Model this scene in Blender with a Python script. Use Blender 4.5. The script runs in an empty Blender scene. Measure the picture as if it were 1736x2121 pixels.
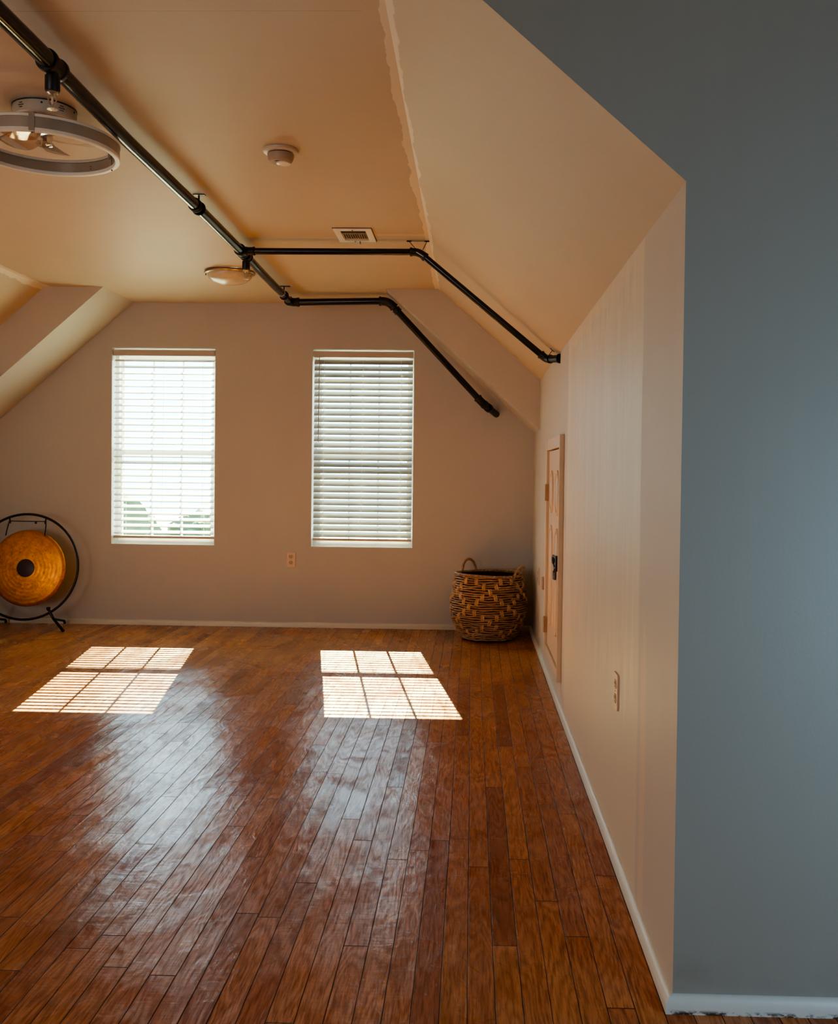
import bpy, bmesh, math, random
from mathutils import Vector, Matrix, Euler
random.seed(7)
PI = math.pi
sc = bpy.context.scene
COL = sc.collection

# ------------------------------------------------------------------ room dimensions (metres)
CAMH = 1.118
W = 0.4314          # right knee wall
CE = 2.3015         # flat ceiling
XC = -0.2337        # ceiling/slope crease, right
K = 1.7209          # top of knee wall
D = 6.84            # back wall
YS = 6.2675         # face of the raked boxing
YF = 2.0071         # front of the attic room
XS = -0.5744        # where the right boxing meets the ceiling
KB = 1.4004
XCL = -2.8104
XSL = -2.4255
M = (CE - K) / (W - XC)
XL = XCL - (W - XC)
WZ0, WZ1 = 0.577, 1.980
WINS = [(-2.5794, -1.8373), (-1.1424, -0.4206)]
YB = -2.6           # back of the entry space
XR = 1.75

# ------------------------------------------------------------------ helpers
def link(name, bm, mat, parent=None, smooth=None, loc=None, rot=None):
    me = bpy.data.meshes.new(name)
    bmesh.ops.recalc_face_normals(bm, faces=bm.faces)
    bm.to_mesh(me); bm.free()
    if smooth is not None:
        for p in me.polygons: p.use_smooth = True
        try: me.set_sharp_from_angle(angle=math.radians(smooth))
        except Exception: pass
    mats = mat if isinstance(mat, (list, tuple)) else [mat]
    for m in mats: me.materials.append(m)
    o = bpy.data.objects.new(name, me); COL.objects.link(o)
    if parent is not None: o.parent = parent
    if loc is not None: o.location = loc
    if rot is not None: o.rotation_euler = rot
    return o

def tag(o, label=None, cat=None, group=None, kind=None):
    if label: o['label'] = label
    if cat: o['category'] = cat
    if group: o['group'] = group
    if kind: o['kind'] = kind
    return o

def empty(name, loc, label=None, cat=None, group=None, kind=None, rot=(0,0,0)):
    o = bpy.data.objects.new(name, None); COL.objects.link(o)
    o.location = loc; o.rotation_euler = rot; o.empty_display_size = .05
    return tag(o, label, cat, group, kind)

def box(bm, x0, x1, y0, y1, z0, z1, bev=0, mi=0):
    vs = [bm.verts.new(v) for v in ((x0,y0,z0),(x1,y0,z0),(x1,y1,z0),(x0,y1,z0),(x0,y0,z1),(x1,y0,z1),(x1,y1,z1),(x0,y1,z1))]
    fs = [bm.faces.new([vs[i] for i in f]) for f in ((0,3,2,1),(4,5,6,7),(0,1,5,4),(1,2,6,5),(2,3,7,6),(3,0,4,7))]
    for f in fs: f.material_index = mi
    if bev:
        es = list({e for f in fs for e in f.edges})
        bmesh.ops.bevel(bm, geom=es, offset=bev, segments=2, affect='EDGES', profile=.7)

def poly(bm, pts, mi=0):
    f = bm.faces.new([bm.verts.new(p) for p in pts]); f.material_index = mi; return f

def prism(bm, pts, axis, d, mi=0):
    """extrude planar polygon pts by vector d"""
    d = Vector(d)
    a = [bm.verts.new(p) for p in pts]; b = [bm.verts.new(Vector(p)+d) for p in pts]
    n = len(a)
    fs = [bm.faces.new(a), bm.faces.new(b[::-1])]
    for i in range(n): fs.append(bm.faces.new((a[i], a[(i+1)%n], b[(i+1)%n], b[i])))
    for f in fs: f.material_index = mi

def frames(path, closed=False):
    n = len(path); out = []
    prev = None
    for i in range(n):
        if closed: t = path[(i+1)%n]-path[i-1]
        else: t = path[min(i+1,n-1)]-path[max(i-1,0)]
        t.normalize()
        if prev is None:
            ref = Vector((0,0,1)) if abs(t.z) < .9 else Vector((0,1,0))
            u = t.cross(ref).normalized()
        else:
            u = (prev - t*prev.dot(t)).normalized()
        prev = u
        out.append((t, u, t.cross(u)))
    return out

def tube(bm, path, r, seg=16, closed=False, caps=True, flat=None):
    """flat=(a,b): elliptical section"""
    path = [Vector(p) for p in path]; n = len(path)
    fr = frames(path, closed); rings = []
    for i, p in enumerate(path):
        rr = r[i] if isinstance(r, (list, tuple)) else r
        t, u, v = fr[i]; ring = []
        for k in range(seg):
            a = 2*PI*k/seg
            ca, sa = math.cos(a), math.sin(a)
            if flat: ring.append(bm.verts.new(p + u*ca*flat[0] + v*sa*flat[1]))
            else: ring.append(bm.verts.new(p + u*ca*rr + v*sa*rr))
        rings.append(ring)
    for i in range(n if closed else n-1):
        A, B = rings[i], rings[(i+1)%n]
        for k in range(seg):
            bm.faces.new((A[k], A[(k+1)%seg], B[(k+1)%seg], B[k]))
    if caps and not closed:
        bm.faces.new(rings[0][::-1]); bm.faces.new(rings[-1])

def lathe(bm, prof, seg=48, cap0=False, cap1=False, c=(0,0,0), mi=0):
    """prof list of (r,z)"""
    rings = []
    for r, z in prof:
        if r < 1e-6: rings.append([bm.verts.new((c[0], c[1], c[2]+z))])
        else: rings.append([bm.verts.new((c[0]+r*math.cos(2*PI*k/seg), c[1]+r*math.sin(2*PI*k/seg), c[2]+z)) for k in range(seg)])
    for A, B in zip(rings, rings[1:]):
        for k in range(seg):
            k2 = (k+1)%seg
            if len(A) == 1 and len(B) == 1: continue
            if len(A) == 1: f = bm.faces.new((A[0], B[k], B[k2]))
            elif len(B) == 1: f = bm.faces.new((A[k], A[k2], B[0]))
            else: f = bm.faces.new((A[k], A[k2], B[k2], B[k]))
            f.material_index = mi
    if cap0 and len(rings[0]) > 1: bm.faces.new(rings[0][::-1])
    if cap1 and len(rings[-1]) > 1: bm.faces.new(rings[-1])

def NB(): return bmesh.new()

# ------------------------------------------------------------------ materials
class NT:
    def __init__(s, name):
        s.m = bpy.data.materials.new(name); s.m.use_nodes = True
        s.t = s.m.node_tree; s.t.nodes.clear()
        s.out = s.n('ShaderNodeOutputMaterial')
    def n(s, typ, **kw):
        nd = s.t.nodes.new(typ)
        for k, v in kw.items():
            if hasattr(nd, k): setattr(nd, k, v)
        return nd
    def l(s, a, b): s.t.links.new(a, b)
    def setin(s, node, key, v):
        if v is None: return
        i = node.inputs[key]
        if isinstance(v, bpy.types.NodeSocket): s.l(v, i)
        else:
            if isinstance(v, (tuple, list)) and len(v) == 3 and i.type == 'RGBA': v = (*v, 1)
            i.default_value = v
    def math(s, op, a, b=None, c=None, clamp=False):
        nd = s.n('ShaderNodeMath'); nd.operation = op; nd.use_clamp = clamp
        s.setin(nd, 0, a); s.setin(nd, 1, b); s.setin(nd, 2, c)
        return nd.outputs[0]
    def mix(s, f, a, b, mode='MIX'):
        nd = s.n('ShaderNodeMix'); nd.data_type = 'RGBA'; nd.blend_type = mode
        s.setin(nd, 'Factor', f)
        s.setin(nd, 6, a); s.setin(nd, 7, b)
        return nd.outputs[2]
    def ss(s, v, a, b):   # smoothstep map
        nd = s.n('ShaderNodeMapRange'); nd.interpolation_type = 'SMOOTHSTEP'
        s.setin(nd, 'Value', v); s.setin(nd, 'From Min', a); s.setin(nd, 'From Max', b)
        return nd.outputs[0]
    def maprange(s, v, a, b, c, d):
        nd = s.n('ShaderNodeMapRange')
        s.setin(nd, 'Value', v)
        for k, x in (('From Min', a), ('From Max', b), ('To Min', c), ('To Max', d)): s.setin(nd, k, x)
        return nd.outputs[0]
    def pos(s):
        g = s.n('ShaderNodeNewGeometry'); return g.outputs['Position']
    def obj(s):
        g = s.n('ShaderNodeTexCoord'); return g.outputs['Object']
    def sep(s, v):
        nd = s.n('ShaderNodeSeparateXYZ'); s.l(v, nd.inputs[0]); return nd.outputs
    def comb(s, x, y, z):
        nd = s.n('ShaderNodeCombineXYZ')
        for i, v in enumerate((x, y, z)): s.setin(nd, i, v)
        return nd.outputs[0]
    def scale(s, v, sc_):
        nd = s.n('ShaderNodeMapping'); s.l(v, nd.inputs[0]); nd.inputs['Scale'].default_value = sc_
        return nd.outputs[0]
    def noise(s, v, scale=5, detail=4, rough=.55, dist=0, out=0):
        nd = s.n('ShaderNodeTexNoise'); s.l(v, nd.inputs['Vector'])
        s.setin(nd, 'Scale', scale); s.setin(nd, 'Detail', detail); s.setin(nd, 'Roughness', rough); s.setin(nd, 'Distortion', dist)
        return nd.outputs[out]
    def bump(s, h, strength=.3, dist=.01, normal=None):
        nd = s.n('ShaderNodeBump'); s.setin(nd, 'Height', h); s.setin(nd, 'Strength', strength); s.setin(nd, 'Distance', dist)
        if normal is not None: s.l(normal, nd.inputs['Normal'])
        return nd.outputs[0]
    def bsdf(s, col, rough=.5, metal=0, normal=None, spec=None, coat=None, coatr=None, trans=None, ior=None, emis=None, estr=None, coatn=None, sss=None):
        b = s.n('ShaderNodeBsdfPrincipled')
        s.setin(b, 'Base Color', col); s.setin(b, 'Roughness', rough); s.setin(b, 'Metallic', metal)
        s.setin(b, 'Specular IOR Level', spec); s.setin(b, 'Coat Weight', coat); s.setin(b, 'Coat Roughness', coatr)
        s.setin(b, 'Transmission Weight', trans); s.setin(b, 'IOR', ior)
        if normal is not None: s.l(normal, b.inputs['Normal'])
        if coatn is not None: s.l(coatn, b.inputs['Coat Normal'])
        if emis is not None: s.setin(b, 'Emission Color', emis); s.setin(b, 'Emission Strength', estr)
        s.l(b.outputs[0], s.out.inputs[0])
        return b

def simple(name, col, rough=.5, metal=0, var=.08, nscale=30, bump=0, spec=None, **kw):
    t = NT(name)
    p = t.obj(); n = t.noise(p, nscale, 3)
    c = t.mix(n, tuple(c*(1-var) for c in col), tuple(min(1, c*(1+var)) for c in col))
    nm = t.bump(n, bump, .002) if bump else None
    t.bsdf(c, rough, metal, nm, spec, **kw)
    return t.m

def clear_mat(name, tint=(1, 1, 1), gloss=.06, rough=.02):
    t = NT(name)
    tr = t.n('ShaderNodeBsdfTransparent'); tr.inputs[0].default_value = (*tint, 1)
    gl = t.n('ShaderNodeBsdfGlossy'); gl.inputs['Roughness'].default_value = rough
    lw = t.n('ShaderNodeLayerWeight'); lw.inputs[0].default_value = .35
    f = t.math('ADD', t.math('MULTIPLY', lw.outputs['Facing'], gloss*4), gloss*.5, clamp=True)
    mx = t.n('ShaderNodeMixShader'); t.l(f, mx.inputs[0]); t.l(tr.outputs[0], mx.inputs[1]); t.l(gl.outputs[0], mx.inputs[2])
    t.l(mx.outputs[0], t.out.inputs[0])
    return t.m
MAT_GLASS = clear_mat('clear pane', (1, 1, 1), .04)

PEACH = (0.62, 0.455, 0.325)
def wall_mat(name, base, extra=None, rough=.55, streak='x', bumpS=.12):
    """warm painted drywall with roller texture; extra(t,pos,col)->(col,rough,height)"""
    t = NT(name)
    p = t.pos()
    big = t.noise(p, 1.3, 3); fine = t.noise(p, 220, 2); mid = t.noise(p, 14, 4)
    sv = {'x': (1.0, 9, 9), 'z': (9, 9, .7), 'y': (9, .8, 9)}[streak]
    st = t.noise(t.scale(p, sv), 3, 3)
    c = t.mix(big, tuple(x*.93 for x in base), tuple(min(1, x*1.05) for x in base))
    c = t.mix(t.math('MULTIPLY', t.ss(st, .42, .7), .2), c, tuple(x*1.05 for x in base))
    h = t.math('ADD', t.math('MULTIPLY', fine, .35), t.math('MULTIPLY', mid, .5))
    h = t.math('ADD', h, t.math('MULTIPLY', st, .5))
    r = rough
    if extra: c, r, h = extra(t, p, c, rough, h)
    t.bsdf(c, r, 0, t.bump(h, bumpS, .004), .4)
    return t.m

def crease_x(t, p, c, r, h):
    """touch-up strip brushed along the ceiling/slope crease"""
    x, y, z = t.sep(p)
    wob = t.math('MULTIPLY', t.math('SUBTRACT', t.noise(t.comb(0, y, 3.3), 3.1, 4, .6), .5), .06)
    wob2 = t.math('MULTIPLY', t.math('SUBTRACT', t.noise(t.comb(5, y, 1.3), 9, 3, .6), .5), .02)
    d = t.math('ABSOLUTE', t.math('ADD', t.math('ADD', t.math('SUBTRACT', x, XC-.004), wob), wob2))
    m = t.math('SUBTRACT', 1, t.ss(d, .017, .021), clamp=True)
    d2 = t.math('ABSOLUTE', t.math('ADD', t.math('SUBTRACT', x, XCL+.004), wob))
    m2 = t.math('SUBTRACT', 1, t.ss(d2, .026, .032), clamp=True)
    # short cross band next to the vent
    b = t.math('MULTIPLY', t.math('LESS_THAN', t.math('ABSOLUTE', t.math('SUBTRACT', y, 4.85)), .018), t.math('GREATER_THAN', x, -.50))
    b = t.math('MULTIPLY', b, t.math('LESS_THAN', x, XC))
    # hairline joint close to the front
    j = t.math('LESS_THAN', t.math('ABSOLUTE', t.math('SUBTRACT', t.math('ADD', y, t.math('MULTIPLY', wob, .2)), 2.50)), .0015)
    j = t.math('MULTIPLY', j, t.math('LESS_THAN', x, -.3))
    mm = t.math('MAXIMUM', t.math('MAXIMUM', m, m2), t.math('MULTIPLY', b, .45))
    c2 = t.mix(t.math('MULTIPLY', mm, .8), c, (0.82, 0.72, 0.58))
    c2 = t.mix(t.math('MULTIPLY', j, .35), c2, (0.2, 0.14, 0.1))
    h2 = t.math('ADD', h, t.math('MULTIPLY', mm, .8))
    return c2, r, h2

def right_wall(t, p, c, r, h):
    x, y, z = t.sep(p)
    # satin touch-up paint rolled on vertically over part of the wall
    edge = t.math('MULTIPLY', t.math('SUBTRACT', t.noise(t.comb(0, 0, z), 1.2, 3), .5), .05)
    yy = t.math('ADD', y, edge)
    m = t.math('MULTIPLY', t.ss(yy, 2.47, 2.49), t.math('SUBTRACT', 1, t.ss(y, 4.40, 4.42), clamp=True))
    st = t.noise(t.comb(0, t.math('MULTIPLY', y, 15), t.math('MULTIPLY', z, 1.1)), 1, 6, .75, .5)
    low = t.math('ADD', z, t.math('MULTIPLY', t.math('SUBTRACT', t.noise(t.comb(0, t.math('MULTIPLY', y, 14), 2), 1, 3), .5), .7))
    mz = t.ss(low, .45, .62)
    mtop = t.math('SUBTRACT', 1, t.ss(low, 1.62, 1.70), clamp=True)
    gl = t.math('MULTIPLY', m, t.math('MULTIPLY', mz, mtop))
    # two vertical brushed strokes nearer the corner
    s1 = t.math('LESS_THAN', t.math('ABSOLUTE', t.math('SUBTRACT', t.math('ADD', y, edge), 2.40)), .035)
    s1 = t.math('MULTIPLY', s1, t.math('SUBTRACT', 1, t.ss(low, .62, .72), clamp=True))
    c = t.mix(t.math('MULTIPLY', m, .45), c, (0.76, 0.64, 0.46))
    c = t.mix(t.math('MULTIPLY', gl, t.math('MULTIPLY', t.ss(st, .3, .7), .42)), c, (0.86, 0.76, 0.57))
    c = t.mix(t.math('MULTIPLY', s1, .45), c, (0.76, 0.57, 0.42))
    # pencil-thin touch up along the top crease
    top = t.math('MULTIPLY', t.ss(t.math('ADD', z, t.math('MULTIPLY', t.math('SUBTRACT', t.noise(t.comb(1, y, 0), 5, 3), .5), .10)), 1.66, 1.67), m)
    c = t.mix(t.math('MULTIPLY', top, .35), c, (0.80, 0.66, 0.50))
    rr = t.math('SUBTRACT', .55, t.math('MULTIPLY', gl, .10))
    h2 = t.math('ADD', h, t.math('MULTIPLY', t.math('MULTIPLY', gl, st), .8))
    return c, rr, h2

MAT_CEIL = wall_mat('ceiling paint', (0.58, 0.475, 0.362), crease_x, streak='x')
MAT_BACK = wall_mat('back wall paint', (0.50, 0.475, 0.46), streak='z')
MAT_RIGHT = wall_mat('knee wall paint', (0.59, 0.525, 0.45), right_wall, streak='z', bumpS=.12)
MAT_BOX = wall_mat('raked boxing paint', (0.53, 0.49, 0.45), streak='y')

def grey_wall(t, p, c, r, h):
    x, y, z = t.sep(p)
    sm = t.noise(t.scale(p, (1, 1, 3)), 3.5, 5, .6)
    low = t.math('SUBTRACT', 1, t.ss(z, .02, .22), clamp=True)
    dirt = t.math('MULTIPLY', t.math('MULTIPLY', low, t.ss(sm, .45, .75)), .35)
    c = t.mix(dirt, c, (0.16, 0.15, 0.14))
    return c, .45, h
MAT_GREY = wall_mat('grey end wall paint', (0.262, 0.264, 0.252), grey_wall, streak='z')
MAT_ENTRY = wall_mat('entry paint', (0.46, 0.41, 0.28), streak='z')
MAT_TRIM = wall_mat('baseboard paint', (0.74, 0.70, 0.60), None, rough=.35, streak='y')
def chipped(t, p, c, r, h):
    x, y, z = t.sep(p)
    n = t.noise(t.scale(p, (30, 30, 60)), 1, 4, .7)
    m = t.math('MULTIPLY', t.math('SUBTRACT', 1, t.ss(z, .003, .012), clamp=True), t.ss(n, .42, .56))
    c = t.mix(m, c, (0.05, .04, .03))
    return c, .35, h
MAT_TRIM_GREY = wall_mat('grey baseboard paint', (0.50, 0.52, 0.53), chipped, streak='x')

def floor_material():
    t = NT('worn varnished strip oak')
    p = t.pos(); x, y, z = t.sep(p)
    PW, PL = .0585, 1.15
    bow = t.math('MULTIPLY', t.math('SUBTRACT', t.noise(t.comb(0, y, 0), .35, 2), .5), .02)
    xs = t.math('DIVIDE', t.math('ADD', x, t.math('ADD', bow, 10.0)), PW)
    row = t.math('FLOOR', xs); fx = t.math('FRACT', xs)
    wn = t.n('ShaderNodeTexWhiteNoise'); wn.noise_dimensions = '1D'; t.l(row, wn.inputs['W'])
    off = t.math('MULTIPLY', wn.outputs['Value'], 7.31)
    ys = t.math('ADD', t.math('DIVIDE', y, PL), off)
    idx = t.math('FLOOR', ys); fy = t.math('FRACT', ys)
    w2 = t.n('ShaderNodeTexWhiteNoise'); w2.noise_dimensions = '2D'; t.l(t.comb(row, idx, 0), w2.inputs['Vector'])
    rnd = w2.outputs['Value']; rndc = t.sep(w2.outputs['Color'])
    # edges
    ex = t.math('MULTIPLY', t.math('MINIMUM', fx, t.math('SUBTRACT', 1, fx)), PW)
    ey = t.math('MULTIPLY', t.math('MINIMUM', fy, t.math('SUBTRACT', 1, fy)), PL)
    gw = t.maprange(t.noise(t.comb(row, t.math('MULTIPLY', y, .8), 0), 1.0, 2), .3, .75, .0002, .0014)
    gapx = t.math('SUBTRACT', 1, t.ss(ex, gw, t.math('ADD', gw, .0008)), clamp=True)
    gapy = t.math('SUBTRACT', 1, t.ss(ey, .0008, .0022), clamp=True)
    gap = t.math('MAXIMUM', gapx, gapy)
    # grain
    gv = t.comb(t.math('ADD', t.math('MULTIPLY', x, 1.0), t.math('MULTIPLY', rnd, 31.0)), t.math('ADD', t.math('MULTIPLY', y, .07), t.math('MULTIPLY', rndc[1], 17.0)), t.math('MULTIPLY', rndc[2], 9))
    fine = t.noise(gv, 210, 4, .65)
    cv = t.comb(t.math('ADD', x, t.math('MULTIPLY', rnd, 31.0)), t.math('ADD', t.math('MULTIPLY', y, .16), t.math('MULTIPLY', rndc[1], 17.0)), 0)
    cn = t.noise(cv, 9, 2, .5)
    rings = t.math('FRACT', t.math('MULTIPLY', cn, 16))
    rings = t.math('ABSOLUTE', t.math('SUBTRACT', rings, .5))
    rings = t.ss(rings, .08, .5)
    # colour
    cr = t.n('ShaderNodeValToRGB'); t.l(rnd, cr.inputs[0])
    e = cr.color_ramp.elements
    e[0].position = 0; e[0].color = (.32, .104, .045, 1)
    e[1].position = 1; e[1].color = (.62, .24, .088, 1)
    for q, c_ in ((.10, (.44, .148, .060, 1)), (.45, (.52, .185, .067, 1)), (.8, (.58, .218, .077, 1))):
        k = e.new(q); k.color = c_
    col = t.mix(t.math('MULTIPLY', rings, .50), cr.outputs[0], t.mix(.5, cr.outputs[0], (.045, .010, .004), 'MIX'))
    col = t.mix(t.math('MULTIPLY', t.ss(fine, .40, .68), .5), col, (.10, .026, .008))
    big = t.noise(p, 1.6, 5, .6)
    col = t.mix(t.math('MULTIPLY', t.ss(big, .42, .72), .45), col, (.22, .070, .024))
    worn = t.ss(t.noise(t.scale(p, (1.4, .8, 1)), 2.2, 6, .7, .6), .56, .72)
    wz = t.math('MULTIPLY', worn, t.ss(y, 3.2, 5.2))
    col = t.mix(t.math('MULTIPLY', wz, .30), col, (.36, .17, .09))
    bl = t.math('MULTIPLY', t.math('MULTIPLY', t.ss(y, 3.9, 4.6), .13), t.ss(t.noise(p, 2.4, 4, .6), .2, .6))
    col = t.mix(bl, col, (.55, .37, .13))  # faded boards near the windows, tinted to turn the sun patches yellow
    col = t.mix(t.math('MULTIPLY', gap, .88), col, (.018, .008, .004))
    # surface relief: cupped boards, sunken grain, brushed varnish
    cup = t.math('POWER', t.math('ABSOLUTE', t.math('SUBTRACT', fx, .5)), 2)
    hgt = t.math('ADD', t.math('MULTIPLY', rings, .07), t.math('MULTIPLY', fine, .32))
    hgt = t.math('SUBTRACT', hgt, t.math('MULTIPLY', gap, 2.4))
    tilt = t.math('MULTIPLY', t.math('SUBTRACT', fx, .5), t.math('MULTIPLY', t.math('SUBTRACT', rnd, .5), 1.3))
    hgt = t.math('ADD', hgt, tilt)
    hgt = t.math('ADD', hgt, t.math('MULTIPLY', cup, 1.1))
    n1 = t.bump(hgt, .45, .0018)
    undul = t.noise(t.scale(p, (1, .55, 1)), 3.2, 3, .5, .4)
    und2 = t.noise(t.scale(p, (1, .6, 1)), 17, 4, .6, .8)
    scr = t.noise(t.scale(p, (.5, 3.2, 1)), 26, 3, .6)
    lum = t.math('ADD', t.math('MULTIPLY', undul, 1.0), t.math('ADD', t.math('MULTIPLY', und2, .20), t.math('MULTIPLY', scr, .07)))
    n2 = t.bump(lum, .42, .018, n1)
    rv = t.noise(t.scale(p, (1.2, .7, 1)), 2.0, 6, .65, .8)
    rough = t.maprange(rv, .3, .7, .17, .38)
    rough = t.math('ADD', rough, t.math('MULTIPLY', worn, .10))
    rough = t.math('ADD', rough, t.math('MULTIPLY', gap, .4))
    pv = t.noise(t.comb(t.math('ADD', t.math('MULTIPLY', x, 1.3), t.math('MULTIPLY', rnd, .25)), t.math('MULTIPLY', y, .8), 7.7), 3.4, 7, .72, .9)
    sm = t.ss(pv, .36, .60)
    spec = t.math('ADD', t.math('MULTIPLY', sm, .25), .06)
    spec = t.math('MULTIPLY', spec, t.math('SUBTRACT', 1.2, t.math('MULTIPLY', rings, .75)))
    spec = t.math('MULTIPLY', spec, t.math('SUBTRACT', 1.15, t.math('MULTIPLY', t.ss(fine, .42, .62), .55)))
    coat = t.math('MULTIPLY', sm, .12)
    t.bsdf(col, rough, 0, n2, spec, coat=coat, coatr=.2, coatn=n2)
    return t.m
MAT_FLOOR = floor_material()

# ------------------------------------------------------------------ the shell
def struct(name, bm, mat, smooth=None):
    o = link(name, bm, mat, None, smooth); o['kind'] = 'structure'; return o

bm = NB(); poly(bm, [(XL-.02, YB, 0), (XR, YB, 0), (XR, YF+.02, 0), (XL-.02, YF+.02, 0)])
poly(bm, [(XL-.02, YF+.02, 0), (W+.02, YF+.02, 0), (W+.02, D+.02, 0), (XL-.02, D+.02, 0)])
struct('floor', bm, MAT_FLOOR)

# flat ceiling + both slopes, one plaster surface (subdivided across for clean shading)
bm = NB()
prof = [(W, K), (XC, CE), (XCL, CE), (XL, K)]
for a, b in zip(prof, prof[1:]):
    poly(bm, [(a[0], YF, a[1]), (b[0], YF, b[1]), (b[0], D, b[1]), (a[0], D, a[1])])
struct('ceiling', bm, MAT_CEIL)

# right knee wall with an opening left for the access door (thickness shown there)
DY0, DY1, DZ0, DZ1 = 4.62, 5.38, .165, 1.245
bm = NB()
def wq(y0, y1, z0, z1): poly(bm, [(W, y0, z0), (W, y1, z0), (W, y1, z1), (W, y0, z1)])
wq(YF, DY0, 0, K); wq(DY1, D, 0, K); wq(DY0, DY1, 0, DZ0); wq(DY0, DY1, DZ1, K)
R_ = .05
for pts in ([(W, DY0, DZ0), (W+R_, DY0, DZ0), (W+R_, DY0, DZ1), (W, DY0, DZ1)], [(W, DY1, DZ0), (W+R_, DY1, DZ0), (W+R_, DY1, DZ1), (W, DY1, DZ1)],
            [(W, DY0, DZ0), (W, DY1, DZ0), (W+R_, DY1, DZ0), (W+R_, DY0, DZ0)], [(W, DY0, DZ1), (W, DY1, DZ1), (W+R_, DY1, DZ1), (W+R_, DY0, DZ1)],
            [(W+R_, DY0, DZ0), (W+R_, DY1, DZ0), (W+R_, DY1, DZ1), (W+R_, DY0, DZ1)]): poly(bm, pts)
struct('wall_right', bm, MAT_RIGHT)

bm = NB(); poly(bm, [(XL, YF, 0), (XL, D, 0), (XL, D, K), (XL, YF, K)])
struct('wall_left', bm, MAT_BACK)

# back wall with two window openings and plaster reveals
bm = NB()
TH = .15
xs = [XL, WINS[0][0], WINS[0][1], WINS[1][0], WINS[1][1], W]
def bq(x0, x1, z0, z1, y=D): poly(bm, [(x0, y, z0), (x1, y, z0), (x1, y, z1), (x0, y, z1)])
for i in range(5):
    x0, x1 = xs[i], xs[i+1]
    if i in (1, 3): bq(x0, x1, 0, WZ0); bq(x0, x1, WZ1, CE)
    else: bq(x0, x1, 0, CE)
for (a, b) in WINS:
    for pts in ([(a, D, WZ0), (a, D+TH, WZ0), (a, D+TH, WZ1), (a, D, WZ1)], [(b, D, WZ0), (b, D+TH, WZ0), (b, D+TH, WZ1), (b, D, WZ1)],
                [(a, D, WZ1), (b, D, WZ1), (b, D+TH, WZ1), (a, D+TH, WZ1)], [(a, D, WZ0), (b, D, WZ0), (b, D+TH, WZ0), (a, D+TH, WZ0)]):
        f = poly(bm, pts); f.material_index = 1
# outside skin so that daylight only enters at the windows
for i in range(5):
    x0, x1 = xs[i]-(.3 if i == 0 else 0), xs[i+1]+(.3 if i == 4 else 0)
    if i in (1, 3): bq(x0, x1, -.3, WZ0, D+TH); bq(x0, x1, WZ1, CE+.3, D+TH)
    else: bq(x0, x1, -.3, CE+.3, D+TH)
MAT_REVEAL = simple('white window trim paint', (.85, .85, .83), .4, var=.03)
struct('wall_back', bm, [MAT_BACK, MAT_REVEAL])

# raked boxing along the back wall, right and left
bm = NB()
prism(bm, [(XC, YS, CE), (W, YS, K), (W, YS, KB), (XS, YS, CE)], 'y', (0, D-YS, 0))
struct('soffit_right', bm, MAT_BOX)
bm = NB()
prism(bm, [(XCL, YS, CE), (XL, YS, K), (XL, YS, CE-M*(XSL-XL)), (XSL, YS, CE)], 'y', (0, D-YS, 0))
struct('soffit_left', bm, MAT_BOX)

# grey end wall of the entry space, cut to the attic profile
bm = NB()
ZE = 2.62
def gq(pts): poly(bm, [(x, YF, z) for x, z in pts])
gq([(W, 0), (XR, 0), (XR, K), (W, K)])
gq([(W, K), (XR, K), (XR, ZE), (XC, ZE), (XC, CE)])
gq([(XCL, CE), (XC, CE), (XC, ZE), (XCL, ZE)])
gq([(XL, K), (XCL, CE), (XCL, ZE), (XL, ZE)])
struct('wall_front', bm, MAT_GREY)
bm = NB(); poly(bm, [(XR, YB, 0), (XR, YF, 0), (XR, YF, ZE), (XR, YB, ZE)]); struct('wall_entry_right', bm, MAT_ENTRY)
bm = NB(); poly(bm, [(XL, YB, 0), (XL, YF, 0), (XL, YF, ZE), (XL, YB, ZE)]); struct('wall_entry_left', bm, MAT_ENTRY)
bm = NB(); poly(bm, [(XL, YB, 0), (XR, YB, 0), (XR, YB, ZE), (XL, YB, ZE)]); struct('wall_entry_rear', bm, MAT_ENTRY)
bm = NB(); poly(bm, [(XL, YB, ZE), (XR, YB, ZE), (XR, YF, ZE), (XL, YF, ZE)]); struct('ceiling_entry', bm, MAT_ENTRY)

# baseboards: small rounded shoe moulding
def moulding(name, mat, path, nrm, h=.034, d=.017):
    """path: list of (x,y); nrm: inward normals per point"""
    prof = [(0, 0), (d, 0), (d, h*.45), (d*.86, h*.72), (d*.5, h*.93), (d*.12, h), (0, h)]
    bm = NB(); rows = []
    for (x, y), n in zip(path, nrm):
        rows.append([bm.verts.new((x+n[0]*a, y+n[1]*a, b)) for a, b in prof])
    for A, B in zip(rows, rows[1:]):
        for k in range(len(prof)-1): bm.faces.new((A[k], A[k+1], B[k+1], B[k]))
    bm.faces.new(rows[0]); bm.faces.new(rows[-1][::-1])
    return struct(name, bm, mat, 50)
def wavy(a, b, n, ax, amp):
    out = []
    for i in range(n+1):
        s = i/n; w = amp*(math.sin(s*9.1+1)+.6*math.sin(s*23+2))*(1 if 0 < i < n else 0)
        x, y = a[0]+(b[0]-a[0])*s, a[1]+(b[1]-a[1])*s
        out.append((x+(w if ax == 'x' else 0), y+(w if ax == 'y' else 0)))
    return out
pr = wavy((W, YF), (W, D), 60, 'x', .0)
nr = [(-1, 0)]*len(pr); nr[0] = (-1, -1); nr[-1] = (-1, -1)
moulding('baseboard_right', MAT_TRIM, pr, nr)
pb = [(XL, D), (W, D)]
moulding('baseboard_back', MAT_TRIM, pb, [(1, -1), (-1, -1)], .036, .016)
moulding('baseboard_left', MAT_TRIM, [(XL, YF), (XL, D)], [(1, 0), (1, -1)])
pf = [(W, YF), (XR, YF)]
moulding('baseboard_front', MAT_TRIM_GREY, pf, [(-1, -1), (0, -1)], .036, .017)

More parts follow.
